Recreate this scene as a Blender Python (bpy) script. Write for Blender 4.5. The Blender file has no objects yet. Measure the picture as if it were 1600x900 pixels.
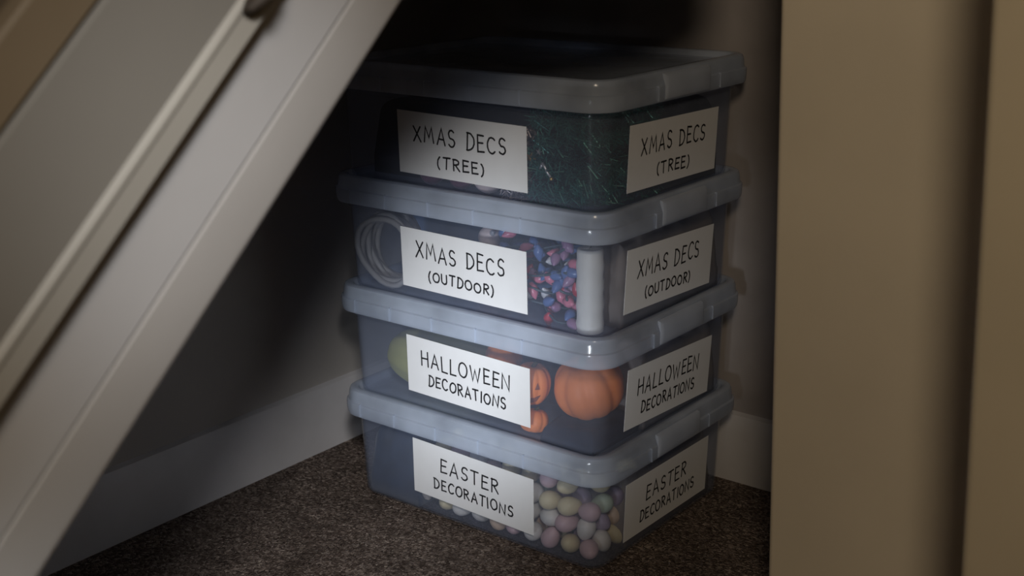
import bpy, bmesh, math, random
from mathutils import Vector, Matrix

# ------------------------------------------------------------------ camera, light, exposure
SC = bpy.context.scene
COL = SC.collection
SC.view_settings.view_transform = 'Standard'
SC.view_settings.look = 'None'
SC.view_settings.gamma = 1.0
SC.view_settings.use_curve_mapping = False
SC.view_settings.exposure = 0.0
SC.cycles.use_denoising = True
SC.cycles.transparent_max_bounces = 32
SC.cycles.max_bounces = 10

FPX, YAW, PITCH, ROLL = 2030.47, math.radians(128.306), math.radians(16.6114), math.radians(-0.7722)
CAM = Vector((0.8330, -1.2215, 0.8250))
fwd = Vector((math.cos(PITCH) * math.cos(YAW), math.cos(PITCH) * math.sin(YAW), -math.sin(PITCH)))
rgt = Vector((math.sin(YAW), -math.cos(YAW), 0.0))
upv = rgt.cross(fwd)
r2 = math.cos(ROLL) * rgt + math.sin(ROLL) * upv
u2 = -math.sin(ROLL) * rgt + math.cos(ROLL) * upv
cam_data = bpy.data.cameras.new('camera')
cam_data.sensor_width = 36.0
cam_data.lens = FPX * 36.0 / 1600.0
cam_data.clip_start = 0.02
cam_data.dof.use_dof = True
cam_data.dof.focus_distance = 1.72
cam_data.dof.aperture_fstop = 5.6
cam = bpy.data.objects.new('camera', cam_data)
m3 = Matrix((r2, u2, -fwd)).transposed()
cam.matrix_world = Matrix.Translation(CAM) @ m3.to_4x4()
COL.objects.link(cam)
SC.camera = cam

world = bpy.data.worlds.new('world')
SC.world = world
world.use_nodes = True
world.node_tree.nodes['Background'].inputs[0].default_value = (1.0, 0.85, 0.68, 1)
world.node_tree.nodes['Background'].inputs[1].default_value = 0.004

def look_rot(src, dst):
    return (Vector(dst) - Vector(src)).to_track_quat('-Z', 'Y').to_euler()

def add_spot(name, loc, target, watts, color, cone, radius):
    l = bpy.data.lights.new(name, 'SPOT')
    l.energy = watts; l.color = color
    l.spot_size = math.radians(cone); l.spot_blend = 1.0; l.shadow_soft_size = radius
    o = bpy.data.objects.new(name, l)
    o.location = loc; o.rotation_euler = look_rot(loc, target)
    COL.objects.link(o)
add_spot('torch', (0.45, -1.60, 0.27), (-0.25, 0.0, 0.295), 126.0, (0.85, 0.92, 1.0), 20.5, 0.13)
add_spot('board_fill_spot', (0.92, -1.28, 1.25), (0.15, -0.615, 0.605), 56.0, (0.92, 0.95, 1.0), 24, 0.09)  # added fill spot, only there to brighten the sloping boards

HALL = (1.12, -1.55, 1.45)
hl = bpy.data.lights.new('hall_lamp', 'POINT')
hl.energy = 29.5
hl.color = (1.0, 0.83, 0.62)
hl.shadow_soft_size = 0.15
hall = bpy.data.objects.new('hall_lamp', hl)
hall.location = HALL
COL.objects.link(hall)

# ------------------------------------------------------------------ helpers
def tag(o, label=None, cat=None, group=None, kind=None):
    if label: o['label'] = label
    if cat: o['category'] = cat
    if group: o['group'] = group
    if kind: o['kind'] = kind
    return o

def mesh_obj(name, verts, faces, mat, parent=None, smooth=False, recalc=True):
    me = bpy.data.meshes.new(name)
    me.from_pydata([tuple(v) for v in verts], [], faces)
    if recalc:
        bm = bmesh.new(); bm.from_mesh(me)
        bmesh.ops.recalc_face_normals(bm, faces=bm.faces)
        bm.to_mesh(me); bm.free()
    if smooth:
        me.polygons.foreach_set('use_smooth', [True] * len(me.polygons))
    me.materials.append(mat)
    o = bpy.data.objects.new(name, me)
    COL.objects.link(o)
    if parent: o.parent = parent
    return o

def auto_smooth(o, deg=35):
    me = o.data
    bm = bmesh.new(); bm.from_mesh(me)
    for e in bm.edges:
        if len(e.link_faces) == 2 and e.calc_face_angle(0) > math.radians(deg):
            e.smooth = False
    for f in bm.faces: f.smooth = True
    bm.to_mesh(me); bm.free()
    return o

def empty(name, loc=(0, 0, 0)):
    o = bpy.data.objects.new(name, None)
    o.empty_display_size = 0.05
    o.location = loc
    COL.objects.link(o)
    return o

class MB:
    def __init__(s): s.v = []; s.f = []
    def add(s, verts, faces):
        b = len(s.v); s.v += [Vector(v) for v in verts]; s.f += [tuple(i + b for i in f) for f in faces]
    def box(s, a, b):
        x0, y0, z0 = a; x1, y1, z1 = b
        s.add([(x0,y0,z0),(x1,y0,z0),(x1,y1,z0),(x0,y1,z0),(x0,y0,z1),(x1,y0,z1),(x1,y1,z1),(x0,y1,z1)],
              [(0,3,2,1),(4,5,6,7),(0,1,5,4),(1,2,6,5),(2,3,7,6),(3,0,4,7)])
    def tube(s, pts, r, n=8, closed=False):
        pts = [Vector(p) for p in pts]
        rings = []; up = None; N = len(pts)
        rr = r if isinstance(r, (list, tuple)) else [r] * N
        for i in range(N):
            a = pts[(i - 1) % N] if (closed or i > 0) else pts[i]
            b = pts[(i + 1) % N] if (closed or i < N - 1) else pts[i]
            t = (b - a).normalized()
            if up is None:
                up = Vector((0, 0, 1)) if abs(t.z) < .9 else Vector((1, 0, 0))
            sd = t.cross(up).normalized(); up = sd.cross(t).normalized()
            rings.append([pts[i] + rr[i] * (math.cos(2*math.pi*k/n) * sd + math.sin(2*math.pi*k/n) * up) for k in range(n)])
        b0 = len(s.v)
        for ring in rings: s.v += ring
        M = N if closed else N - 1
        for i in range(M):
            j = (i + 1) % N
            for k in range(n):
                l = (k + 1) % n
                s.f.append((b0+i*n+k, b0+i*n+l, b0+j*n+l, b0+j*n+k))
        if not closed:
            s.f.append(tuple(b0 + k for k in range(n))[::-1])
            s.f.append(tuple(b0 + (N-1)*n + k for k in range(n)))
    def lathe(s, prof, n=24, M=Matrix.Identity(4)):
        b0 = len(s.v)
        for r, z in prof:
            for k in range(n):
                a = 2*math.pi*k/n
                s.v.append(M @ Vector((r*math.cos(a), r*math.sin(a), z)))
        for i in range(len(prof)-1):
            for k in range(n):
                l = (k+1) % n
                s.f.append((b0+i*n+k, b0+i*n+l, b0+(i+1)*n+l, b0+(i+1)*n+k))
        s.f.append(tuple(b0+k for k in range(n))[::-1])
        s.f.append(tuple(b0+(len(prof)-1)*n+k for k in range(n)))
    def build(s, name, mat, parent=None, smooth=False, deg=None):
        o = mesh_obj(name, s.v, s.f, mat, parent, smooth)
        if deg: auto_smooth(o, deg)
        return o

def bevel(o, w, seg=3):
    m = o.modifiers.new('bevel', 'BEVEL'); m.width = w; m.segments = seg; m.limit_method = 'ANGLE'; m.angle_limit = math.radians(40)
    return o

# ------------------------------------------------------------------ materials
def new_mat(name):
    m = bpy.data.materials.new(name); m.use_nodes = True
    nt = m.node_tree; nt.nodes.clear()
    out = nt.nodes.new('ShaderNodeOutputMaterial')
    return m, nt, out

def mat_plain(name, col, rough=0.5, var=0.06, scale=30.0, metallic=0.0, bump=0.0, bscale=200.0, sheen=0.0):
    m, nt, out = new_mat(name)
    b = nt.nodes.new('ShaderNodeBsdfPrincipled')
    tc = nt.nodes.new('ShaderNodeTexCoord')
    no = nt.nodes.new('ShaderNodeTexNoise'); no.inputs['Scale'].default_value = scale; no.inputs['Detail'].default_value = 4
    nt.links.new(tc.outputs['Object'], no.inputs['Vector'])
    ra = nt.nodes.new('ShaderNodeValToRGB')
    ra.color_ramp.elements[0].position = .3; ra.color_ramp.elements[1].position = .7
    ra.color_ramp.elements[0].color = tuple(c*(1-var) for c in col) + (1,)
    ra.color_ramp.elements[1].color = tuple(min(1, c*(1+var)) for c in col) + (1,)
    nt.links.new(no.outputs['Fac'], ra.inputs['Fac'])
    nt.links.new(ra.outputs['Color'], b.inputs['Base Color'])
    b.inputs['Roughness'].default_value = rough
    b.inputs['Metallic'].default_value = metallic
    if sheen: b.inputs['Sheen Weight'].default_value = sheen
    if bump:
        n2 = nt.nodes.new('ShaderNodeTexNoise'); n2.inputs['Scale'].default_value = bscale; n2.inputs['Detail'].default_value = 3
        nt.links.new(tc.outputs['Object'], n2.inputs['Vector'])
        bp = nt.nodes.new('ShaderNodeBump'); bp.inputs['Strength'].default_value = bump; bp.inputs['Distance'].default_value = .002
        nt.links.new(n2.outputs['Fac'], bp.inputs['Height'])
        nt.links.new(bp.outputs['Normal'], b.inputs['Normal'])
    nt.links.new(b.outputs['BSDF'], out.inputs['Surface'])
    return m

def mat_plastic(name, haze, tint, veil, vary=.2):
    """frosted see-through polypropylene: clear + milky scatter + soft gloss"""
    m, nt, out = new_mat(name)
    tr = nt.nodes.new('ShaderNodeBsdfTransparent'); tr.inputs[0].default_value = tint + (1,)
    df = nt.nodes.new('ShaderNodeBsdfDiffuse'); df.inputs[0].default_value = veil + (1,)
    tl_ = nt.nodes.new('ShaderNodeBsdfTranslucent'); tl_.inputs[0].default_value = veil + (1,)
    a = nt.nodes.new('ShaderNodeMixShader'); a.inputs[0].default_value = .4
    nt.links.new(df.outputs[0], a.inputs[1]); nt.links.new(tl_.outputs[0], a.inputs[2])
    tc = nt.nodes.new('ShaderNodeTexCoord')
    no = nt.nodes.new('ShaderNodeTexNoise'); no.inputs['Scale'].default_value = 9; no.inputs['Detail'].default_value = 3
    nt.links.new(tc.outputs['Object'], no.inputs['Vector'])
    mr = nt.nodes.new('ShaderNodeMapRange')
    mr.inputs['From Min'].default_value = .3; mr.inputs['From Max'].default_value = .7
    mr.inputs['To Min'].default_value = haze*(1-vary); mr.inputs['To Max'].default_value = haze*(1+vary)
    nt.links.new(no.outputs['Fac'], mr.inputs['Value'])
    b = nt.nodes.new('ShaderNodeMixShader')
    nt.links.new(mr.outputs['Result'], b.inputs[0])
    nt.links.new(tr.outputs[0], b.inputs[1]); nt.links.new(a.outputs[0], b.inputs[2])
    gl = nt.nodes.new('ShaderNodeBsdfGlossy'); gl.inputs['Roughness'].default_value = .16
    fr = nt.nodes.new('ShaderNodeFresnel'); fr.inputs['IOR'].default_value = 1.38
    bp = nt.nodes.new('ShaderNodeBump'); bp.inputs['Strength'].default_value = .12; bp.inputs['Distance'].default_value = .002
    n2 = nt.nodes.new('ShaderNodeTexNoise'); n2.inputs['Scale'].default_value = 60
    nt.links.new(tc.outputs['Object'], n2.inputs['Vector'])
    nt.links.new(n2.outputs['Fac'], bp.inputs['Height'])
    nt.links.new(bp.outputs['Normal'], gl.inputs['Normal'])
    c = nt.nodes.new('ShaderNodeMixShader')
    ge = nt.nodes.new('ShaderNodeNewGeometry')
    inv = nt.nodes.new('ShaderNodeMath'); inv.operation = 'SUBTRACT'; inv.inputs[0].default_value = 1.0
    nt.links.new(ge.outputs['Backfacing'], inv.inputs[1])
    mf = nt.nodes.new('ShaderNodeMath'); mf.operation = 'MULTIPLY'   # gloss on outer faces only
    nt.links.new(fr.outputs[0], mf.inputs[0]); nt.links.new(inv.outputs[0], mf.inputs[1])
    nt.links.new(mf.outputs[0], c.inputs[0])
    nt.links.new(b.outputs[0], c.inputs[1]); nt.links.new(gl.outputs[0], c.inputs[2])
    nt.links.new(c.outputs[0], out.inputs['Surface'])
    return m

def mat_carpet():
    m, nt, out = new_mat('carpet')
    b = nt.nodes.new('ShaderNodeBsdfPrincipled'); b.inputs['Roughness'].default_value = .95
    b.inputs['Specular IOR Level'].default_value = .1
    tc = nt.nodes.new('ShaderNodeTexCoord')
    wn = nt.nodes.new('ShaderNodeTexNoise'); wn.inputs['Scale'].default_value = 130; wn.inputs['Detail'].default_value = 2
    nt.links.new(tc.outputs['Object'], wn.inputs['Vector'])
    mx = nt.nodes.new('ShaderNodeMix'); mx.data_type = 'VECTOR'; mx.inputs['Factor'].default_value = .012
    nt.links.new(tc.outputs['Object'], mx.inputs['A']); nt.links.new(wn.outputs['Color'], mx.inputs['B'])
    vo = nt.nodes.new('ShaderNodeTexVoronoi'); vo.inputs['Scale'].default_value = 300
    nt.links.new(mx.outputs['Result'], vo.inputs['Vector'])
    hs = nt.nodes.new('ShaderNodeSeparateColor'); nt.links.new(vo.outputs['Color'], hs.inputs[0])
    ra = nt.nodes.new('ShaderNodeValToRGB')
    ra.color_ramp.interpolation = 'LINEAR'
    e = ra.color_ramp.elements
    e[0].position = 0; e[0].color = (.077, .056, .046, 1)
    e[1].position = 1; e[1].color = (.40, .33, .28, 1)
    for p, c in ((.45, (.155, .118, .099, 1)), (.8, (.265, .208, .175, 1))):
        k = e.new(p); k.color = c
    nt.links.new(hs.outputs[0], ra.inputs['Fac'])
    big = nt.nodes.new('ShaderNodeTexNoise'); big.inputs['Scale'].default_value = 14; big.inputs['Detail'].default_value = 5
    nt.links.new(tc.outputs['Object'], big.inputs['Vector'])
    mr = nt.nodes.new('ShaderNodeMapRange'); mr.inputs['From Min'].default_value = .3; mr.inputs['From Max'].default_value = .7
    mr.inputs['To Min'].default_value = .7; mr.inputs['To Max'].default_value = 1.25
    nt.links.new(big.outputs['Fac'], mr.inputs['Value'])
    mu = nt.nodes.new('ShaderNodeMix'); mu.data_type = 'RGBA'; mu.blend_type = 'MULTIPLY'; mu.inputs['Factor'].default_value = 1
    nt.links.new(ra.outputs['Color'], mu.inputs['A']); nt.links.new(mr.outputs['Result'], mu.inputs['B'])
    nt.links.new(mu.outputs['Result'], b.inputs['Base Color'])
    bp = nt.nodes.new('ShaderNodeBump'); bp.inputs['Strength'].default_value = 1.0; bp.inputs['Distance'].default_value = .004
    nt.links.new(vo.outputs['Distance'], bp.inputs['Height']); bp.invert = True
    nt.links.new(bp.outputs['Normal'], b.inputs['Normal'])
    nt.links.new(b.outputs[0], out.inputs['Surface'])
    return m

M = {}
M['wall'] = mat_plain('wall_paint', (.44, .41, .38), .85, .05, 6, bump=.15, bscale=90)
M['back'] = mat_plain('back_wall_paint', (.36, .325, .31), .9, .14, 9, bump=.2, bscale=60)
M['skirt'] = mat_plain('skirting_paint', (.62, .60, .60), .5, .06, 12, bump=.15, bscale=40)
M['trim'] = mat_plain('board_paint', (.335, .315, .295), .5, .04, 7, bump=.08, bscale=60)
M['trimw'] = mat_plain('white_board_paint', (.37, .357, .348), .45, .04, 7, bump=.08, bscale=60)
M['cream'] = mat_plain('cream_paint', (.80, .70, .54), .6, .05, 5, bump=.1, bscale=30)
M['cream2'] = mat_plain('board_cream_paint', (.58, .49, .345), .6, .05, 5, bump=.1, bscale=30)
M['bead'] = mat_plain('yellowed_bead_paint', (.27, .25, .215), .5, .05, 7)
M['panel'] = mat_plain('panel_paint', (.155, .142, .121), .6, .06, 5, bump=.08, bscale=40)
M['amber'] = mat_plain('ochre_paint', (.115, .083, .048), .6, .1, 5, bump=.08, bscale=40)
M['soffit'] = mat_plain('soffit_board', (.22, .18, .14), .9, .1, 12)
M['carpet'] = mat_carpet()
M['body'] = mat_plastic('clear_plastic', .12, (.955, .965, .985), (.58, .65, .84))
M['lid'] = mat_plastic('lid_plastic', .50, (.90, .92, .95), (.78, .85, .97), .38)
M['clip'] = mat_plastic('clip_plastic', .62, (.88, .90, .93), (.78, .83, .92))
M['paper'] = mat_plain('paper', (.80, .80, .81), .8, .012, 60)
M['ink'] = mat_plain('marker_ink', (.018, .018, .022), .6, .2, 200)
M['rust'] = mat_plain('tarnished_metal', (.032, .021, .012), .75, .4, 120)

# ------------------------------------------------------------------ setting
def struct(o): o['kind'] = 'structure'; return o

mb = MB(); mb.box((-.7, -3.0, -.06), (3.2, .6, 0.0))
struct(mb.build('floor', M['carpet']))
mb = MB(); mb.box((-.665, -1.9, 0), (-.585, .47, 1.95))
struct(mb.build('wall_left', M['wall']))
mb = MB(); mb.box((-.585, .37, 0), (.205, .47, 1.95))
struct(mb.build('wall_back', M['back']))
# wall to the right of the opening: rounded arris on its leading edge, very slightly out of plumb
def right_wall():
    r = .007; x0 = .2245; x1 = 2.2; y0 = .02; y1 = .47
    prof = [(x0, y1), (x0, y0 + r)]
    for k in range(1, 6):
        a = math.pi + k * (math.pi/2) / 6
        prof.append((x0 + r + r*math.cos(a), y0 + r + r*math.sin(a)))
    prof += [(x0 + r, y0), (x1, y0), (x1, y1)]
    n = len(prof); mbw = MB()
    vs = [(x - .026*(z-.06) if x < 1 else x, y, z) for z in (0.0, 1.95) for x, y in prof]
    fs = [tuple(range(n))[::-1], tuple(range(n, 2*n))] + [(i, (i+1) % n, n+(i+1) % n, n+i) for i in range(n)]
    mbw.add(vs, fs)
    return mbw.build('wall_right', M['cream'], deg=40)
struct(right_wall())
def right_board():
    r = .008; x0 = .522; x1 = .80; y0 = -.22; y1 = .0195
    prof = [(x0, y1), (x0, y0 + r)]
    for k in range(1, 6):
        a = math.pi + k * (math.pi/2) / 6
        prof.append((x0 + r + r*math.cos(a), y0 + r + r*math.sin(a)))
    prof += [(x0 + r, y0), (x1, y0), (x1, y1)]
    n = len(prof); mbw = MB()
    vs = [(x - .037*(z-.18), y, z) for z in (0.0, 1.95) for x, y in prof]
    fs = [tuple(range(n))[::-1], tuple(range(n, 2*n))] + [(i, (i+1) % n, n+(i+1) % n, n+i) for i in range(n)]
    mbw.add(vs, fs)
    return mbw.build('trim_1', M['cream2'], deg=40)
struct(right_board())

# skirting boards with an eased, grooved top
SKP = [(0, 0), (.016, 0), (.016, .072), (.0145, .076), (.0145, .080), (.013, .084), (.011, .094), (.008, .101), (.0, .104)]
def skirting(name, fn, length0, length1):
    n = len(SKP); mbk = MB()
    vs = [fn(t, d, z) for t in (length0, length1) for d, z in SKP]
    fs = [tuple(range(n)), tuple(range(n, 2*n))[::-1]] + [(i, (i+1) % n, n+(i+1) % n, n+i) for i in range(n)]
    mbk.add(vs, fs)
    return struct(mbk.build(name, M['skirt'], deg=30))
skirting('baseboard_left', lambda t, d, z: (-.585 + d, t, z), -1.3, .37)
skirting('baseboard_back', lambda t, d, z: (t, .37 - d, z), -.5685, .2045)

# sloping boards over the opening, all running up the pitch of the stair
TH = math.radians(43.2)
def slope(s, nn, x): return (x, s*math.cos(TH) - nn*math.sin(TH), s*math.sin(TH) + nn*math.cos(TH))
def sloped(name, prof, mat, s0=-.93, s1=1.12, deg=35):
    n = len(prof); mbs = MB()
    vs = [slope(s, nn, x) for s in (s0, s1) for nn, x in prof]
    fs = [tuple(range(n)), tuple(range(n, 2*n))[::-1]] + [(i, (i+1) % n, n+(i+1) % n, n+i) for i in range(n)]
    mbs.add(vs, fs)
    return mbs.build(name, mat, deg=deg)
X0 = .150
struct(sloped('trim_2', [(.8775, X0-.020), (.8775, X0-.010), (.879, X0-.005), (.8825, X0-.001), (.886, X0), (.9195, X0), (.9205, X0-.0015), (.9205, X0-.020)], M['trim']))
struct(sloped('trim_3', [(.9222, X0-.020), (.9222, X0-.001), (.9232, X0), (.990, X0), (.990, X0-.020)], M['trimw']))
PR = .020   # the moulding and the panels above it stand this far proud of the flat board
N0 = .970 + .85*PR
bead = [(N0, X0+.0003), (N0, X0+PR-.001), (N0+.001, X0+PR), (N0+.0145, X0+PR)]
for k in range(0, 9):
    a = math.pi - k*math.pi/8
    bead.append((N0+.0185 + .0030*math.cos(a), X0+PR + .0018*math.sin(a)))
bead += [(N0+.0235, X0+PR-.002), (N0+.0235, X0+.0003)]
struct(sloped('trim_4', bead, M['bead'], -.98))
struct(sloped('trim_5', [(N0+.0237, X0), (N0+.0237, X0+PR-.0012), (N0+.0945, X0+PR-.0012), (N0+.0955, X0+PR-.003), (N0+.0955, X0)], M['panel'], -1.02))
struct(sloped('trim_6', [(N0+.0985, X0), (N0+.0985, X0+PR-.004), (N0+.0995, X0+PR-.0025), (N0+.130, X0+PR-.0025), (N0+.132, X0+PR-.005), (N0+.132, X0)], M['amber'], -1.08))
struct(sloped('ceiling', [(.8785, -.584), (.8785, X0-.021), (.91, X0-.021), (.91, -.584)], M['soffit'], -.98, 1.3))

def shade_header():  # unseen board added above the opening to shade the back wall's top
    mbh = MB(); z0 = .785; y1 = .0195
    def yat(z): return (z - .877/math.cos(TH))/math.tan(TH)
    prof = [(yat(z0), z0), (y1, z0), (y1, .877/math.cos(TH) + y1*math.tan(TH))]
    vs = [(x, y, z) for x in (.128, .146) for y, z in prof]
    mbh.add(vs, [(0, 1, 2), (3, 5, 4), (0, 3, 4, 1), (1, 4, 5, 2), (2, 5, 3, 0)])
    return mbh.build('added_shade_board', M['trim'])
struct(shade_header())

# small dark metal catch on the moulding
hk = empty('metal_catch', slope(.053, 1.0035, X0+.0075+.0135))
tag(hk, 'small dark tarnished metal catch fixed to the sloping moulding near the top', 'catch')
def hp(s, nn, x):
    v = Vector(slope(s-.013, nn-.0045, x)); return v - hk.location
mb = MB()
pl = []
for s, nn, x in [(.052, 1.0035, X0+.0075+.0128), (.060, 1.0005, X0+.0075+.0128), (.098, 1.0010, X0+.0075+.0128), (.098, 1.0115, X0+.0075+.0128), (.058, 1.0120, X0+.0075+.0128), (.051, 1.0095, X0+.0075+.0128)]:
    pl.append((s, nn, x))
n = len(pl)
mb.add([hp(*q) for q in pl] + [hp(s, nn, x+.004) for s, nn, x in pl], [tuple(range(n)), tuple(range(n, 2*n))] + [(i, (i+1) % n, n+(i+1) % n, n+i) for i in range(n)])
mb.build('plate', M['rust'], hk, deg=30)
mb = MB()
mb.tube([hp(.090, 1.0065, X0+.0075+.017), hp(.080, 1.0075, X0+.0075+.024), hp(.066, 1.0085, X0+.0075+.026), hp(.055, 1.0095, X0+.0075+.021), hp(.052, 1.0105, X0+.0075+.017)], [.0035, .004, .004, .0035, .0025], 8)
mb.build('hook', M['rust'], hk, smooth=True)

# ------------------------------------------------------------------ storage boxes
PITCHZ = .155
W, D, OV, TP = .427, .327, .017, .037
NS = 8
def rrect(ins, z, x0, x1, y0, y1, r):
    x0 += ins; x1 -= ins; y0 += ins; y1 -= ins
    r = max(r - ins, .0015)
    pts = []
    for cx, cy, a0 in ((x1-r, y0+r, -90), (x1-r, y1-r, 0), (x0+r, y1-r, 90), (x0+r, y0+r, 180)):
        for k in range(NS+1):
            a = math.radians(a0 + 90*k/NS)
            pts.append((cx + r*math.cos(a), cy + r*math.sin(a), z))
    return pts
def loft(rings, closed_loop=False):
    mbl = MB(); n = len(rings[0])
    vs = [p for r in rings for p in r]; fs = []
    for i in range(len(rings)-1):
        for k in range(n):
            l = (k+1) % n
            fs.append((i*n+k, i*n+l, (i+1)*n+l, (i+1)*n+k))
    fs.append(tuple(range(n))[::-1]); fs.append(tuple((len(rings)-1)*n+k for k in range(n)))
    mbl.add(vs, fs)
    return mbl
def inn(z): return (.11 - z)*TP
def box_body(parent):
    R = lambda ins, z: rrect(ins, z, -W, 0, 0, D, .030)
    t = .0018
    rings = [R(inn(0)+.010, .0), R(inn(0)+.0055, .0008), R(inn(0)+.002, .0035), R(inn(.008)+.0004, .008), R(inn(.013), .013)]
    for z in (.05, .09, .118): rings.append(R(inn(z), z))
    rings += [R(-.004, .1195), R(-.004, .1225), R(-.0005, .1235), R(-.0008, .1385), R(.0002, .1398), R(t, .1390)]
    for z in (.118, .06, .014): rings.append(R(inn(z)+t, z))
    rings += [R(inn(0)+.0055, .0045), R(inn(0)+.012, .0022)]
    o = loft(rings).build('tub', M['body'], parent, deg=32)
    return o
def box_lid(parent):
    LX0, LX1, LY0, LY1 = -W-OV, OV, -OV, D+OV
    R = lambda ins, z: rrect(ins, z, LX0, LX1, LY0, LY1, .040)
    rings = [R(.040, .1550), R(.0245, .1550), R(.0215, .1558), R(.0195, .1600), R(.0180, .1628), R(.0155, .1640), R(.0085, .1636),
             R(.0060, .1622), R(.0048, .1595), R(.0040, .1560), R(.0034, .1500), R(.0028, .1470), R(.0004, .1455), R(.0000, .1430), R(.0003, .1330), R(.0012, .1285), R(.0022, .1268),
             R(.0040, .1268), R(.0042, .1300), R(.0036, .1425), R(.0062, .1480), R(.0078, .1580), R(.0100, .1615), R(.0150, .1618), R(.0182, .1575), R(.0225, .1532), R(.040, .1530)]
    o = loft(rings).build('lid', M['lid'], parent, deg=32)
    # moulded ribs down the skirt
    for x in (-.395, -.330, -.255, -.180, -.105):
        r_ = MB()
        r_.box((x-.0010, -OV-.0004, .1285), (x+.0010, -OV+.0040, .1470))
        r_.build('rib', M['lid'], o)
    for y in (.098, .245):
        r_ = MB()
        r_.box((OV-.0040, y-.0010, .1285), (OV+.0004, y+.0010, .1470))
        r_.build('rib', M['lid'], o)
    # clip handles on the two short ends
    for sx in (1, -1):
        prof = [(.0042, .1605), (.0005, .1592), (-.0022, .1560), (-.0030, .1480), (-.0028, .1380), (-.0018, .1315), (-.0002, .1292), (.0002, .1300), (-.0004, .1450), (.0040, .1560)]
        n = len(prof); cl = MB()
        ys = [.112, .114, .117, .150, .195, .213, .216, .218]
        ws = [.2, .7, 1, 1, 1, 1, .7, .2]
        vs = []
        for y, w in zip(ys, ws):
            for d, z in prof:
                dd = d if d > -.0003 else d*w
                x = OV - dd if sx > 0 else -W-OV + dd
                vs.append((x, y, z))
        fs = [tuple(range(n)), tuple((len(ys)-1)*n+k for k in range(n))]
        for i in range(len(ys)-1):
            fs += [(i*n+k, i*n+(k+1) % n, (i+1)*n+(k+1) % n, (i+1)*n+k) for k in range(n)]
        cl.add(vs, fs)
        c = cl.build('clip', M['clip'], o, deg=40)
    return o

# ---- handwriting
def arc(cx, cy, rx, ry, a0, a1, n=14):
    return [(cx + rx*math.cos(math.radians(a0+(a1-a0)*k/n)), cy + ry*math.sin(math.radians(a0+(a1-a0)*k/n))) for k in range(n+1)]
GL = {
 'X': (.66, [[(.02, 1), (.64, .02)], [(.62, .98), (.0, 0)]]),
 'M': (.82, [[(.0, 0), (.14, 1), (.40, .32), (.68, 1), (.82, 0)]]),
 'A': (.68, [[(.0, 0), (.34, 1), (.68, 0)], [(.13, .34), (.57, .34)]]),
 'S': (.56, [arc(.30, .74, .24, .25, 35, 270, 14) + arc(.28, .25, .26, .24, 90, -150, 14)]),
 'D': (.62, [[(.06, 1.0), (.04, 0)], [(.0, 1.0)] + arc(.10, .5, .52, .50, 85, -85, 16) + [(.0, 0)]]),
 'E': (.52, [[(.52, .97), (.04, 1), (.03, 0), (.54, .02)], [(.03, .52), (.44, .53)]]),
 'C': (.62, [arc(.38, .5, .36, .50, 48, 312, 18)]),
 'T': (.64, [[(0, .98), (.64, 1)], [(.32, .99), (.31, 0)]]),
 'R': (.58, [[(.04, 0), (.05, 1)], [(.0, .98)] + arc(.22, .76, .30, .24, 85, -90, 12) + [(.06, .50)], [(.20, .50), (.58, 0)]]),
 'O': (.74, [arc(.37, .48, .37, .48, 95, 455, 22)]),
 'U': (.62, [[(.02, 1)] + arc(.31, .32, .29, .31, 180, 360, 12) + [(.60, 1)]]),
 'H': (.62, [[(.02, 1), (.0, 0)], [(.60, 1), (.62, 0)], [(.01, .5), (.61, .52)]]),
 'L': (.50, [[(.04, 1), (.02, .02), (.52, 0)]]),
 'W': (.90, [[(.0, 1), (.22, 0), (.44, .78), (.68, 0), (.90, 1)]]),
 'N': (.66, [[(.0, 0), (.04, 1), (.60, 0), (.66, 1)]]),
 'I': (.08, [[(.04, 1), (.04, 0)]]),
 '(': (.26, [arc(.42, .42, .36, .66, 118, 242, 10)]),
 ')': (.26, [arc(-.16, .42, .36, .66, 62, -62, 10)]),
 ' ': (.40, []),
}
def write_line(text, u0, u1, v0, h, rng):
    """strokes laid out between u0 and u1 with baseline v0 and cap height h"""
    gap = .30
    tot = sum(GL[c][0] for c in text) + gap*(len(text)-1)
    sx = (u1-u0)/tot
    x = 0; strokes = []
    for c in text:
        w, st = GL[c]
        dy = rng.uniform(-.05, .05)*h; sh = rng.uniform(-.05, .07); sc = rng.uniform(.94, 1.05)
        for p in st:
            strokes.append([(u0 + (x + a)*sx + sh*b*h + rng.uniform(-.015, .015)*h, v0 + dy + b*h*sc + rng.uniform(-.015, .015)*h) for a, b in p])
        x += w + gap
    return strokes
def ribbon(mbr, pts, hw, fn):
    n = len(pts); L = []; Rr = []
    def nrm(a, b):
        d = math.hypot(b[0]-a[0], b[1]-a[1]) or 1e-9
        return (-(b[1]-a[1])/d, (b[0]-a[0])/d)
    for i in range(n):
        if i == 0: nx, ny = nrm(pts[0], pts[1]); k = 1
        elif i == n-1: nx, ny = nrm(pts[-2], pts[-1]); k = 1
        else:
            a = nrm(pts[i-1], pts[i]); b = nrm(pts[i], pts[i+1])
            nx, ny = a[0]+b[0], a[1]+b[1]; l = math.hypot(nx, ny)
            if l < .35: nx, ny, k = a[0], a[1], 1
            else:
                nx /= l; ny /= l; k = min(1/(nx*a[0]+ny*a[1]), 2.2)
        L.append((pts[i][0]+nx*hw*k, pts[i][1]+ny*hw*k)); Rr.append((pts[i][0]-nx*hw*k, pts[i][1]-ny*hw*k))
    vs = [fn(*p) for p in L] + [fn(*p) for p in Rr]
    mbr.add(vs, [(i, i+1, n+i+1, n+i) for i in range(n-1)])
    for p in (pts[0], pts[-1]):   # round ends
        c = [fn(p[0]+hw*math.cos(k*math.pi/4), p[1]+hw*math.sin(k*math.pi/4)) for k in range(8)]
        mbr.add(c, [tuple(range(8))])

LW, LH, Z0 = .21, .082, .024
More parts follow.
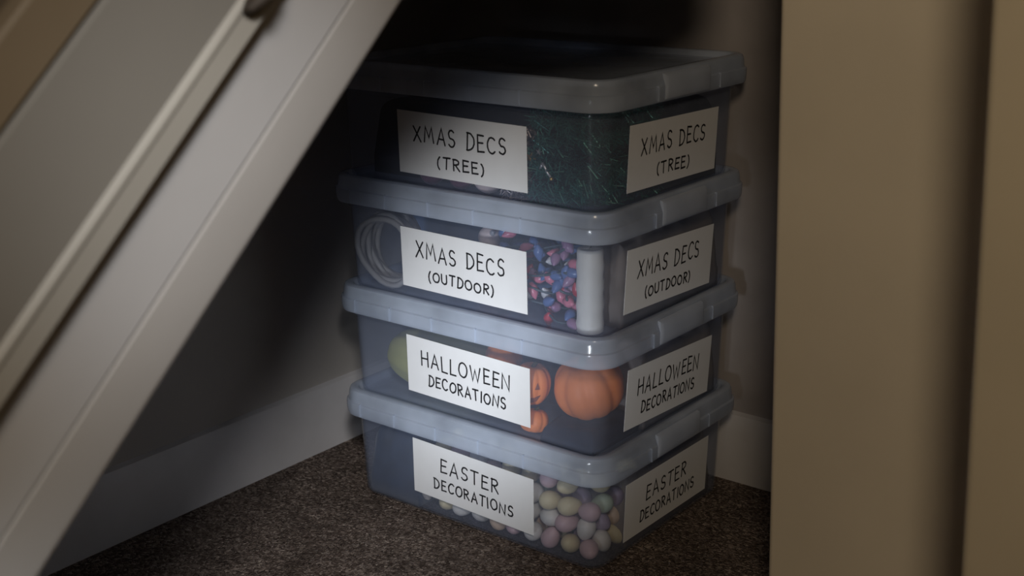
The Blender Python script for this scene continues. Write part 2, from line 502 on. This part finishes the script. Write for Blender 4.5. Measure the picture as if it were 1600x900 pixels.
# per box: offsets of the left and right sheets, height shifts and tilts
SHEETS = {3: (.108, .061, -.002, -.003, -.015, -.017), 2: (.110, .057, -.002, 0., -.015, -.039),
          1: (.107, .061, .003, -.001, -.024, -.049), 0: (.103, .063, .008, -.003, -.030, -.010)}
# text, (u0, u1, v0, h) as fractions of the sheet
TEXTS = {3: (('XMAS DECS', .130, .845, .530, .255), ('(TREE)', .310, .680, .165, .175)),
         2: (('XMAS DECS', .125, .830, .525, .265), ('(OUTDOOR)', .220, .745, .170, .165)),
         1: (('HALLOWEEN', .125, .845, .520, .250), ('DECORATIONS', .180, .810, .190, .185)),
         0: (('EASTER', .240, .720, .530, .240), ('DECORATIONS', .180, .835, .195, .185))}
def box_label(k, side, parent):
    oL, oR, zl, zr, tl_, tr_ = SHEETS[k]
    o_, dz, th = (oL, zl, tl_) if side == 0 else (oR, zr, tr_)
    def fn(a, b, off):
        a2 = a*math.cos(th) - b*math.sin(th); b2 = a*math.sin(th) + b*math.cos(th)
        z = Z0 + dz + b2; i = inn(z)
        return (-o_-LW+a2, i-off, z) if side == 0 else (-i+off, o_+a2, z)
    rng = random.Random(10*k+side)
    nseg = 6
    mbp = MB()
    for off0, off1 in ((.0001, .0005),):
        g = [[fn(LW*i/nseg, LH*j/4, off) for j in range(5) for i in range(nseg+1)] for off in (off0, off1)]
        m_ = nseg+1; b = m_*5
        vs = g[0]+g[1]; fs = []
        for j in range(4):
            for i in range(nseg):
                q = (j*m_+i, j*m_+i+1, (j+1)*m_+i+1, (j+1)*m_+i)
                fs.append(q[::-1]); fs.append(tuple(b+x for x in q))
        edge = [i for i in range(m_)] + [j*m_+nseg for j in range(1, 5)] + [4*m_+i for i in range(nseg-1, -1, -1)] + [j*m_ for j in range(3, 0, -1)]
        for i in range(len(edge)):
            a, c = edge[i], edge[(i+1) % len(edge)]
            fs.append((a, c, b+c, b+a))
        mbp.add(vs, fs)
    sheet = mbp.build('paper_label', M['paper'], parent)
    ink = MB()
    for text, u0, u1, v0, h in TEXTS[k]:
        for st in write_line(text, u0*LW, u1*LW, v0*LH, h*LH, rng):
            ribbon(ink, st, .00118, lambda a, b: fn(a, b, .0008))
    mesh_obj('lettering', ink.v, ink.f, M['ink'], sheet)

NAMES = {3: ('topmost lidded clear plastic storage box labelled XMAS DECS (TREE)'),
         2: ('second storage box from the top, clear plastic labelled XMAS DECS (OUTDOOR)'),
         1: ('third storage box from the top, clear plastic labelled HALLOWEEN DECORATIONS'),
         0: ('bottom clear plastic storage box on the carpet labelled EASTER DECORATIONS')}
boxes = {}
first = {}
for k in range(4):
    t = empty('storage_box', (0, 0, k*PITCHZ))
    tag(t, NAMES[k], 'storage box', 'labelled storage boxes in a stack of four')
    boxes[k] = t
    if k == 0:
        first['tub'] = box_body(t); first['lid'] = box_lid(t)
    else:
        for nm in ('tub', 'lid'):
            c = first[nm].copy(); COL.objects.link(c); c.parent = t
            for ch in first[nm].children:
                d = ch.copy(); COL.objects.link(d); d.parent = c
    box_label(k, 0, t); box_label(k, 1, t)

# ------------------------------------------------------------------ contents
def ins_xy(z): return inn(z) + .0035
def noise2(x, y, seed):
    return (math.sin(x*61+seed)*math.cos(y*53+seed*1.7) + .6*math.sin(x*117-y*91+seed*2.3) + .45*math.sin(x*31+y*173+seed))/2.05
def cloth(name, x0, x1, y0, y1, hfun, z0, mat, label, cat, seed, nx=36, ny=26):
    """a folded soft heap: rumpled top, rounded sides, closed underneath"""
    vs = []; fs = []
    for j in range(ny+1):
        for i in range(nx+1):
            u = i/nx; v = j/ny
            e = min(u, 1-u)*(x1-x0); e2 = min(v, 1-v)*(y1-y0)
            q = min(1, max(0, min(e, e2)/.012)); edge = math.sqrt(max(0, 1-(1-q)**2))
            x = x0+u*(x1-x0); y = y0+v*(y1-y0)
            h = hfun(x, y)*(1+.13*noise2(x, y, seed))
            vs.append((x, y, z0 + max(.004, h*(.25+.75*edge))))
    b = len(vs)
    for j in range(ny+1):
        for i in range(nx+1):
            u = i/nx; v = j/ny
            vs.append((x0+u*(x1-x0), y0+v*(y1-y0), z0))
    m_ = nx+1
    for j in range(ny):
        for i in range(nx):
            q = (j*m_+i, j*m_+i+1, (j+1)*m_+i+1, (j+1)*m_+i)
            fs.append(q); fs.append(tuple(b+k_ for k_ in q[::-1]))
    edge = [i for i in range(m_)] + [j*m_+nx for j in range(1, ny+1)] + [ny*m_+i for i in range(nx-1, -1, -1)] + [j*m_ for j in range(ny-1, 0, -1)]
    for i in range(len(edge)):
        a, c = edge[i], edge[(i+1) % len(edge)]
        fs.append((a, b+a, b+c, c))
    o = mesh_obj(name, vs, fs, mat, None, smooth=True)
    tag(o, label, cat)
    return o
def egg_mesh(mat, r=.0125, l=.0165):
    prof = []
    for k in range(1, 12):
        t = math.pi*k/12
        z = -math.cos(t)*l; rr = math.sin(t)*r*(1-.16*math.cos(math.pi-t)*-1)
        prof.append((rr, z))
    mbe = MB(); mbe.lathe([(.0008, -l)] + prof + [(.0008, l)], 16)
    return mbe
rng = random.Random(5)
FL = .0030   # inside floor of a tub

# ---- Easter box (bottom)
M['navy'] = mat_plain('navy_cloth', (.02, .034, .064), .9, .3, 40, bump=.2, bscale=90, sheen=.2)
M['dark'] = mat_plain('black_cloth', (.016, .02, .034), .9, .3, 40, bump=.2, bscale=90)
M['tissue'] = mat_plain('taupe_tissue', (.25, .215, .195), .9, .25, 30, bump=.2, bscale=90)  # pale packing added to lighten the right ends of the lower boxes
M['tarp'] = mat_plain('blue_sheet', (.09, .145, .27), .45, .3, 26, bump=.3, bscale=80)
zb = 0.0
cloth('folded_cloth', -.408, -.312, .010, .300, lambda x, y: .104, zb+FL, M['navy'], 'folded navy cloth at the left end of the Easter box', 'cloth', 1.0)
EC = {'pale yellow': (.72, .62, .38), 'white': (.78, .75, .70), 'pink': (.66, .46, .48), 'lilac': (.42, .34, .46), 'mint green': (.52, .62, .48), 'peach': (.74, .55, .40)}
eg_src = {}
for cn, c in EC.items():
    M['egg_'+cn] = mat_plain('egg_paint_'+cn.replace(' ', '_'), c, .5, .06, 60)
def place_egg(cn, x, y, z):
    if cn not in eg_src:
        o = egg_mesh(None).build('egg', M['egg_'+cn], None, smooth=True); eg_src[cn] = o
    else:
        o = eg_src[cn].copy(); COL.objects.link(o)
    o.location = (x, y, z)
    o.rotation_euler = (rng.uniform(0, 6.28), rng.uniform(0, 6.28), rng.uniform(0, 6.28))
    tag(o, '%s decorative egg heaped among the eggs in the bottom storage box' % cn, 'egg', '%s eggs in the Easter box' % cn)
kinds = list(EC)
for layer in range(4):
    z = zb + FL + .0165 + layer*.0268
    for j in range(4):
        for i in range(10):
            x = -.030 - i*.0300 - (layer % 2)*.006
            y = .0235 + j*.0300 + (layer % 2)*.004
            if x < -.296: continue
            if j >= 2 and i >= 2: continue
            if layer == 3: wts = (7, 1, 1, 0, 0, 2)
            elif layer == 2: wts = (2, 2, 3, 4, 1, 2)
            else: wts = (1, 5, 3, 2, 2, 1)
            if layer == 3 and rng.random() < .15: continue
            place_egg(rng.choices(kinds, wts)[0], x + rng.uniform(-.001, .001), y + rng.uniform(-.001, .001), z)
cloth('added_tissue', -.070, -.0125, .080, .300, lambda x, y: .100, zb+FL, M['tissue'], 'taupe tissue paper added to lighten the right end of the Easter box', 'tissue paper', 8.0)
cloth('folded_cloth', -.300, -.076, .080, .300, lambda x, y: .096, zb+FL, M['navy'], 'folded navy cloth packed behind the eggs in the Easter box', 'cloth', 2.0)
# pale rabbit ears poking out beside the sheet
M['bunny'] = mat_plain('pale_felt', (.66, .60, .54), .9, .05, 80, bump=.2, bscale=400)
mb = MB()
mb.lathe([(.0006, 0), (.006, .003), (.008, .011), (.0072, .022), (.0045, .031), (.0008, .035)], 16,
         Matrix.Translation((-.3045, .0215, zb+.0115)) @ Matrix.Rotation(math.radians(-12), 4, 'Y') @ Matrix.Rotation(math.radians(8), 4, 'X') @ Matrix.Diagonal((1, .6, 1, 1)))
o = mb.build('felt_ornament', M['bunny'], smooth=True)
tag(o, 'pale oval felt ornament standing at the front of the bottom storage box beside its label', 'ornament')

# ---- Halloween box
zb = PITCHZ
M['olive'] = mat_plain('olive_skin', (.40, .385, .13), .6, .15, 18, bump=.15, bscale=60)
M['orange'] = mat_plain('orange_skin', (.85, .25, .055), .55, .12, 25, bump=.12, bscale=60)
M['stalk'] = mat_plain('stalk', (.12, .12, .05), .8, .3, 80)
M['facepaint'] = mat_plain('dark_face_paint', (.22, .055, .025), .7, .2, 80)
def pumpkin_mesh(R, H, ribs=9, depth=.10, nu=72, nv=20):
    vs = []; fs = []
    for j in range(nv+1):
        t = math.pi*j/nv
        for i in range(nu):
            a = 2*math.pi*i/nu
            rib = 1 - depth*(1-abs(math.cos(ribs*a/2)))**1.5
            rr = R*math.sin(t)**.85*rib if 0 < j < nv else R*.02
            z = H*math.cos(t)*(1 - .18*math.exp(-(math.sin(t)/.35)**2))
            vs.append((rr*math.cos(a), rr*math.sin(a), z))
    for j in range(nv):
        for i in range(nu):
            k = (i+1) % nu
            fs.append((j*nu+i, (j+1)*nu+i, (j+1)*nu+k, j*nu+k))
    fs.append(tuple(range(nu))); fs.append(tuple(nv*nu+i for i in range(nu))[::-1])
    return vs, fs
def pumpkin(loc, R, H, label, rot=(0, 0, 0), face=False, ribs=9):
    t = empty('pumpkin', loc); t.rotation_euler = rot
    tag(t, label, 'pumpkin', 'orange pumpkins in the Halloween box')
    v, f = pumpkin_mesh(R, H, ribs)
    mesh_obj('shell', v, f, M['orange'], t, smooth=True)
    mbq = MB(); mbq.tube([(0, 0, H*.74), (.001, 0, H*.92), (.004, 0, H*1.06)], [R*.16, R*.11, R*.10], 8)
    mbq.build('stem', M['stalk'], t, smooth=True)
    if face:
        def on(a, h):   # a point on the shell towards -Y, angle a, height h
            h = max(-.95, min(.95, h))
            tt = math.acos(h*.93); rr = R*math.sin(tt)**.85*1.005
            return (rr*math.sin(a), -rr*math.cos(a), H*h)
        for nm, pts in (('eye', [(-.42, .10), (-.16, .10), (-.28, .40)]), ('eye', [(.16, .10), (.42, .10), (.28, .40)]),
                        ('mouth', [(-.5, -.20), (-.2, -.32), (.2, -.32), (.5, -.20), (.34, -.50), (0, -.60), (-.34, -.50)])):
            q = MB(); n = len(pts)
            ca = sum(p[0] for p in pts)/n; ch = sum(p[1] for p in pts)/n
            outer = [on(a, h) for a, h in pts]; inner = [on(a, h) for a, h in pts]
            ctr = on(ca, ch); s1 = 1.006; s2 = .985
            vs = [tuple(c*s1 for c in p) for p in outer] + [tuple(c*s1 for c in ctr)] + [tuple(c*s2 for c in p) for p in outer] + [tuple(c*s2 for c in ctr)]
            fs = []
            for i in range(n):
                j = (i+1) % n
                fs += [(i, j, n), (n+1+j, n+1+i, 2*n+1), (i, n+1+i, n+1+j, j)]
            q.add(vs, fs); q.build(nm, M['facepaint'], t)
    return t
pumpkin((-.0640, .0715, zb+.0680), .0465, .0415, 'largest orange pumpkin at the front right of the Halloween box', (math.radians(14), math.radians(-10), math.radians(10)), False, 8)
pumpkin((-.1265, .0310, zb+.0700), .0255, .0290, 'small orange pumpkin with a dark cut face touching the label edge', (math.radians(4), math.radians(6), math.radians(38)), True, 8)
pumpkin((-.180, .0420, zb+.0930), .0250, .0210, 'orange pumpkin wedged high behind the top right of the Halloween label', (math.radians(16), 0, .4), False, 8)
pumpkin((-.121, .0290, zb+.0205), .0195, .0165, 'smallest orange pumpkin low down below the label corner', (math.radians(-10), .2, .9), False, 8)
# big olive gourd lying on its side behind the sheet
gd = empty('gourd', (-.298, .064, zb+.052))
tag(gd, 'large rounded olive green gourd filling the left half of the Halloween box', 'gourd')
v, f = pumpkin_mesh(.064, .098, 8, .05)
sh = mesh_obj('shell', [(z*1.10, y*.76, x*.72) for x, y, z in v], f, M['olive'], gd, smooth=True)
mb = MB(); mb.tube([(.090, 0, 0), (.108, .002, .003), (.120, .006, .007)], [.010, .007, .006], 8)
mb.build('stem', M['stalk'], gd, smooth=True)
cloth('added_tissue', -.068, -.0115, .120, .305, lambda x, y: .104, zb+FL, M['tissue'], 'taupe tissue paper added to lighten the right end of the Halloween box', 'tissue paper', 9.0)
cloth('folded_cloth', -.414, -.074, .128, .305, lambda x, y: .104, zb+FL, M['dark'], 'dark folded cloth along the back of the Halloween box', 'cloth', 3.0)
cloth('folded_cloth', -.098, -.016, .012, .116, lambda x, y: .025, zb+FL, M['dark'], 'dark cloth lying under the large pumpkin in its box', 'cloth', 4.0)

# ---- outdoor Christmas box
zb = 2*PITCHZ
M['cable'] = mat_plain('white_cable', (.36, .34, .32), .45, .06, 60)
M['wax'] = mat_plain('white_wax', (.78, .76, .70), .5, .03, 60)
M['wick'] = mat_plain('wick', (.05, .045, .04), .8, .2, 60)
for n_, c in (('red', (.45, .03, .05)), ('pink', (.62, .19, .27)), ('blue', (.10, .17, .38)), ('clear', (.62, .63, .66)), ('mauve', (.35, .20, .33))):
    M['bulb_'+n_] = mat_plain('bulb_'+n_, c, .3, .1, 60)
cx, cy, cz = -.3655, .034, zb+.0595
pts = []
for k in range(0, 6*28+1):
    a = 2*math.pi*k/28
    r_ = .0465 + .0035*math.sin(k*.61); 
    pts.append((cx + r_*math.cos(a), cy - .022 + .0068*k/28 + .001*math.sin(k*.37), cz + r_*math.sin(a)*1.02))
mb = MB(); mb.tube(pts, .0041, 8)
rl = mb.build('rope_light', M['cable'], smooth=True)
tag(rl, 'coil of pale rope light at the left end of its storage box', 'light cable')
cloth('added_tissue', -.070, -.0115, .064, .305, lambda x, y: .106, zb+FL, M['tissue'], 'taupe tissue paper added to lighten the right end of the outdoor Christmas box', 'tissue paper', 10.0)
cloth('crumpled_sheet', -.412, -.076, .112, .305, lambda x, y: .104, zb+FL, M['tarp'], 'crumpled blue plastic sheet along the back of the outdoor Christmas box', 'sheet', 5.0)
# pillar candle in the front corner
cd = empty('candle', (-.0365, .0335, zb+FL))
tag(cd, 'white pillar candle standing in the front corner of its storage box', 'candle')
mb = MB()
prof = [(.0150, 0), (.0168, .0015)] + [(.0168 + .0007*math.sin(k*1.9), .004 + .0075*k) for k in range(14)] + [(.0155, .1065), (.011, .1052), (.002, .1045)]
mb.lathe(prof, 28); mb.build('wax', M['wax'], cd, smooth=True)
mb = MB(); mb.tube([(0, 0, .104), (.0005, 0, .109), (.0015, 0, .1125)], .0010, 6); mb.build('wick', M['wick'], cd, smooth=True)
# string of coloured bulbs heaped between the coil and the candle
sl = empty('string_lights', (-.16, .05, zb+FL))
tag(sl, 'heap of coloured string lights behind the right half of the label', 'string lights')
r3 = random.Random(12)
base = sl.location
path = []
for k in range(420):
    t = k/420
    x = -.178 + .116*(.5+.5*math.sin(t*61)); y = .058 + .038*math.sin(t*97+1); z = .012 + .092*t + .008*math.sin(t*140)
    path.append((x+.16, y-.05, z))
M['greencable'] = mat_plain('green_cable', (.05, .08, .10), .5, .1, 60)
mb = MB(); mb.tube(path, .0016, 6); mb.build('cable', M['greencable'], sl, smooth=True)
bsrc = {}
for k in range(76):
    p = Vector(path[int((k+.5)*420/76)]); p.y = min(p.y, .0) - r3.uniform(0, .02); p.y = max(p.y, -.024)
    p.x += r3.uniform(-.006, .006); p.z += r3.uniform(-.006, .006); p.z = max(p.z, .010)
    cn = r3.choices(['red', 'pink', 'blue', 'clear', 'mauve'], (2, 4, 6, 2, 4))[0]
    if cn not in bsrc:
        q = MB(); q.lathe([(.0022, -.006), (.0030, -.004), (.0062, 0), (.0068, .004), (.0050, .010), (.0022, .0145), (.0006, .0165)], 12)
        b_ = q.build('bulb', M['bulb_'+cn], sl, smooth=True); bsrc[cn] = b_
    else:
        b_ = bsrc[cn].copy(); COL.objects.link(b_); b_.parent = sl
    b_.location = p; b_.rotation_euler = (r3.uniform(0, 6.3), r3.uniform(0, 6.3), r3.uniform(0, 6.3))
    b_['label'] = cn + ' bulb'
def bauble(loc, r, mat, label, group, capmat, rot=(0, 0, 0)):
    t = empty('bauble', loc); t.rotation_euler = rot
    tag(t, label, 'bauble', group)
    q = MB(); n = 14
    q.lathe([(r*.03, -r)] + [(r*math.sin(math.pi*k/n), -r*math.cos(math.pi*k/n)) for k in range(1, n)] + [(r*.03, r)], 24)
    q.build('ball', mat, t, smooth=True)
    q = MB(); q.lathe([(r*.24, r*.93), (r*.25, r*1.12), (r*.22, r*1.16), (.0005, r*1.17)], 14); q.build('cap', capmat, t, deg=40)
    q = MB(); q.tube([(r*.10*math.cos(2*math.pi*k/10), 0, r*1.26 + r*.10*math.sin(2*math.pi*k/10)) for k in range(10)], r*.025, 6, True)
    q.build('loop', capmat, t, smooth=True)
    return t
M['gold'] = mat_plain('gold', (.75, .50, .20), .3, .1, 60, metallic=.8)
M['silver'] = mat_plain('silver', (.70, .70, .72), .35, .1, 60, metallic=.7)
M['pinkb'] = mat_plain('pink_gloss', (.62, .30, .36), .3, .1, 60)
M['palepink'] = mat_plain('pale_pink_gloss', (.75, .60, .56), .3, .1, 60)
M['maroon'] = mat_plain('plum_gloss', (.16, .05, .09), .3, .2, 60)
bauble((-.196, .036, zb+.0990), .0150, M['palepink'], 'pale bauble near the top of its box above the label', 'outdoor baubles', M['silver'], (.5, .9, 0))
bauble((-.222, .060, zb+.0250), .0210, M['palepink'], 'pale bauble low behind the outdoor Christmas label', 'outdoor baubles', M['silver'], (1.2, .3, 0))

# ---- Christmas tree box (top)
zb = 3*PITCHZ
M['tinsel'] = mat_plain('green_tinsel', (.022, .135, .110), .35, .5, 90, metallic=.35)
M['tinsel2'] = mat_plain('pale_tinsel', (.42, .36, .36), .35, .3, 90, metallic=.5)
def garland(x0, x1, y0, y1, z0, z1, nstr, mat, label, seed, turns=9, size=.011):
    r4 = random.Random(seed); q = MB()
    for k in range(nstr):
        t = k/nstr
        x = x0 + (x1-x0)*(.5+.5*math.sin(t*turns*6.1+seed)); y = y0 + (y1-y0)*(.5+.5*math.sin(t*turns*9.7+seed*2)); z = z0 + (z1-z0)*(.5-.5*math.cos(t*math.pi*3.1))
        d = Vector((r4.gauss(0, 1), r4.gauss(0, 1), r4.gauss(0, 1))).normalized()
        c = Vector((x, y, z)) + Vector((r4.uniform(-1, 1), r4.uniform(-1, 1), r4.uniform(-1, 1)))*.007
        a = d*size*r4.uniform(.6, 1.1); w = d.orthogonal().normalized()*.00055
        w2 = d.cross(w).normalized()*.00030
        c.x = min(max(c.x, x0-.004), x1+.002)
        e1, e2 = c-a, c+a
        for e in (e1, e2):
            e.x = min(max(e.x, -.410), -.012); e.y = min(max(e.y, .010), .30); e.z = min(max(e.z, zb+.0045), zb+.120)
        q.add([e1-w, e1+w, e1+w2, e2-w, e2+w, e2+w2], [(0, 1, 4, 3), (1, 2, 5, 4), (2, 0, 3, 5), (0, 2, 1), (3, 4, 5)])
    o = q.build('tinsel_garland', mat)
    tag(o, label, 'tinsel', kind='stuff')
    return o
garland(-.115, -.020, .016, .150, zb+.010, zb+.112, 5200, M['tinsel'], 'dark green tinsel heaped in the front corner of the topmost box', 3.0)
garland(-.152, -.124, .014, .036, zb+.008, zb+.088, 420, M['tinsel2'], 'thin pale pink tinsel beside the label edge in the topmost box', 4.0, 6, .006)
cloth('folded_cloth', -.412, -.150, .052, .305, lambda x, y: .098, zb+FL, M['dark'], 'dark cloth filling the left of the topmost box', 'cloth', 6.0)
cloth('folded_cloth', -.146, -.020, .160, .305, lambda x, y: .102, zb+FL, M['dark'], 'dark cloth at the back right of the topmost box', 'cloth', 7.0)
bauble((-.190, .0290, zb+.0235), .0195, M['palepink'], 'pale pink bauble peeping out below the topmost label', 'tree baubles', M['gold'], (.4, 1.1, 0))
bauble((-.234, .0290, zb+.0215), .0175, M['maroon'], 'dark plum bauble behind the bottom edge of the topmost label', 'tree baubles', M['gold'], (1.3, .2, 0))
bauble((-.284, .0280, zb+.0205), .0165, M['maroon'], 'dark plum bauble further left behind the topmost label', 'tree baubles', M['gold'], (.8, .2, 1))
# gold star, silver star and the gold-tipped silver icicle caught in the tinsel
def star(loc, r, mat, label, rot):
    q = MB(); n = 10
    ring = [(r*(1 if k % 2 == 0 else .42)*math.sin(math.pi*k/5), 0, r*(1 if k % 2 == 0 else .42)*math.cos(math.pi*k/5)) for k in range(n)]
    q.add(ring + [(0, -.003, 0), (0, .003, 0)], [(i, (i+1) % n, n) for i in range(n)] + [((i+1) % n, i, n+1) for i in range(n)])
    o = q.build('star_ornament', mat); o.location = loc; o.rotation_euler = rot
    tag(o, label, 'ornament')
    return o
star((-.1125, .0145, zb+.0600), .0085, M['gold'], 'small gold star ornament right of the topmost label', (.1, .4, .2))
star((-.0995, .0145, zb+.0690), .0050, M['silver'], 'tiny silver star ornament above the gold star', (.1, .2, .2))
ic = empty('icicle_ornament', (-.0880, .0140, zb+.0480))
tag(ic, 'silver icicle ornament with a gold tip lying on dark green tinsel', 'ornament')
ic.rotation_euler = (0, math.radians(-38), 0)
q = MB(); q.tube([(0, 0, .010), (.0006, 0, .004), (-.0004, 0, -.003), (.0004, 0, -.010)], [.0022, .0019, .0017, .0014], 8); q.build('shaft', M['silver'], ic, smooth=True)
q = MB(); q.lathe([(.0006, -.0150), (.0026, -.0135), (.0026, -.0115), (.0008, -.0102)], 12); q.build('tip', M['gold'], ic, smooth=True)
q = MB(); q.tube([(0, 0, .0095), (-.004, 0, .0070), (-.008, 0, .0066)], [.0020, .0018, .0008], 8); q.build('branch', M['silver'], ic, smooth=True)
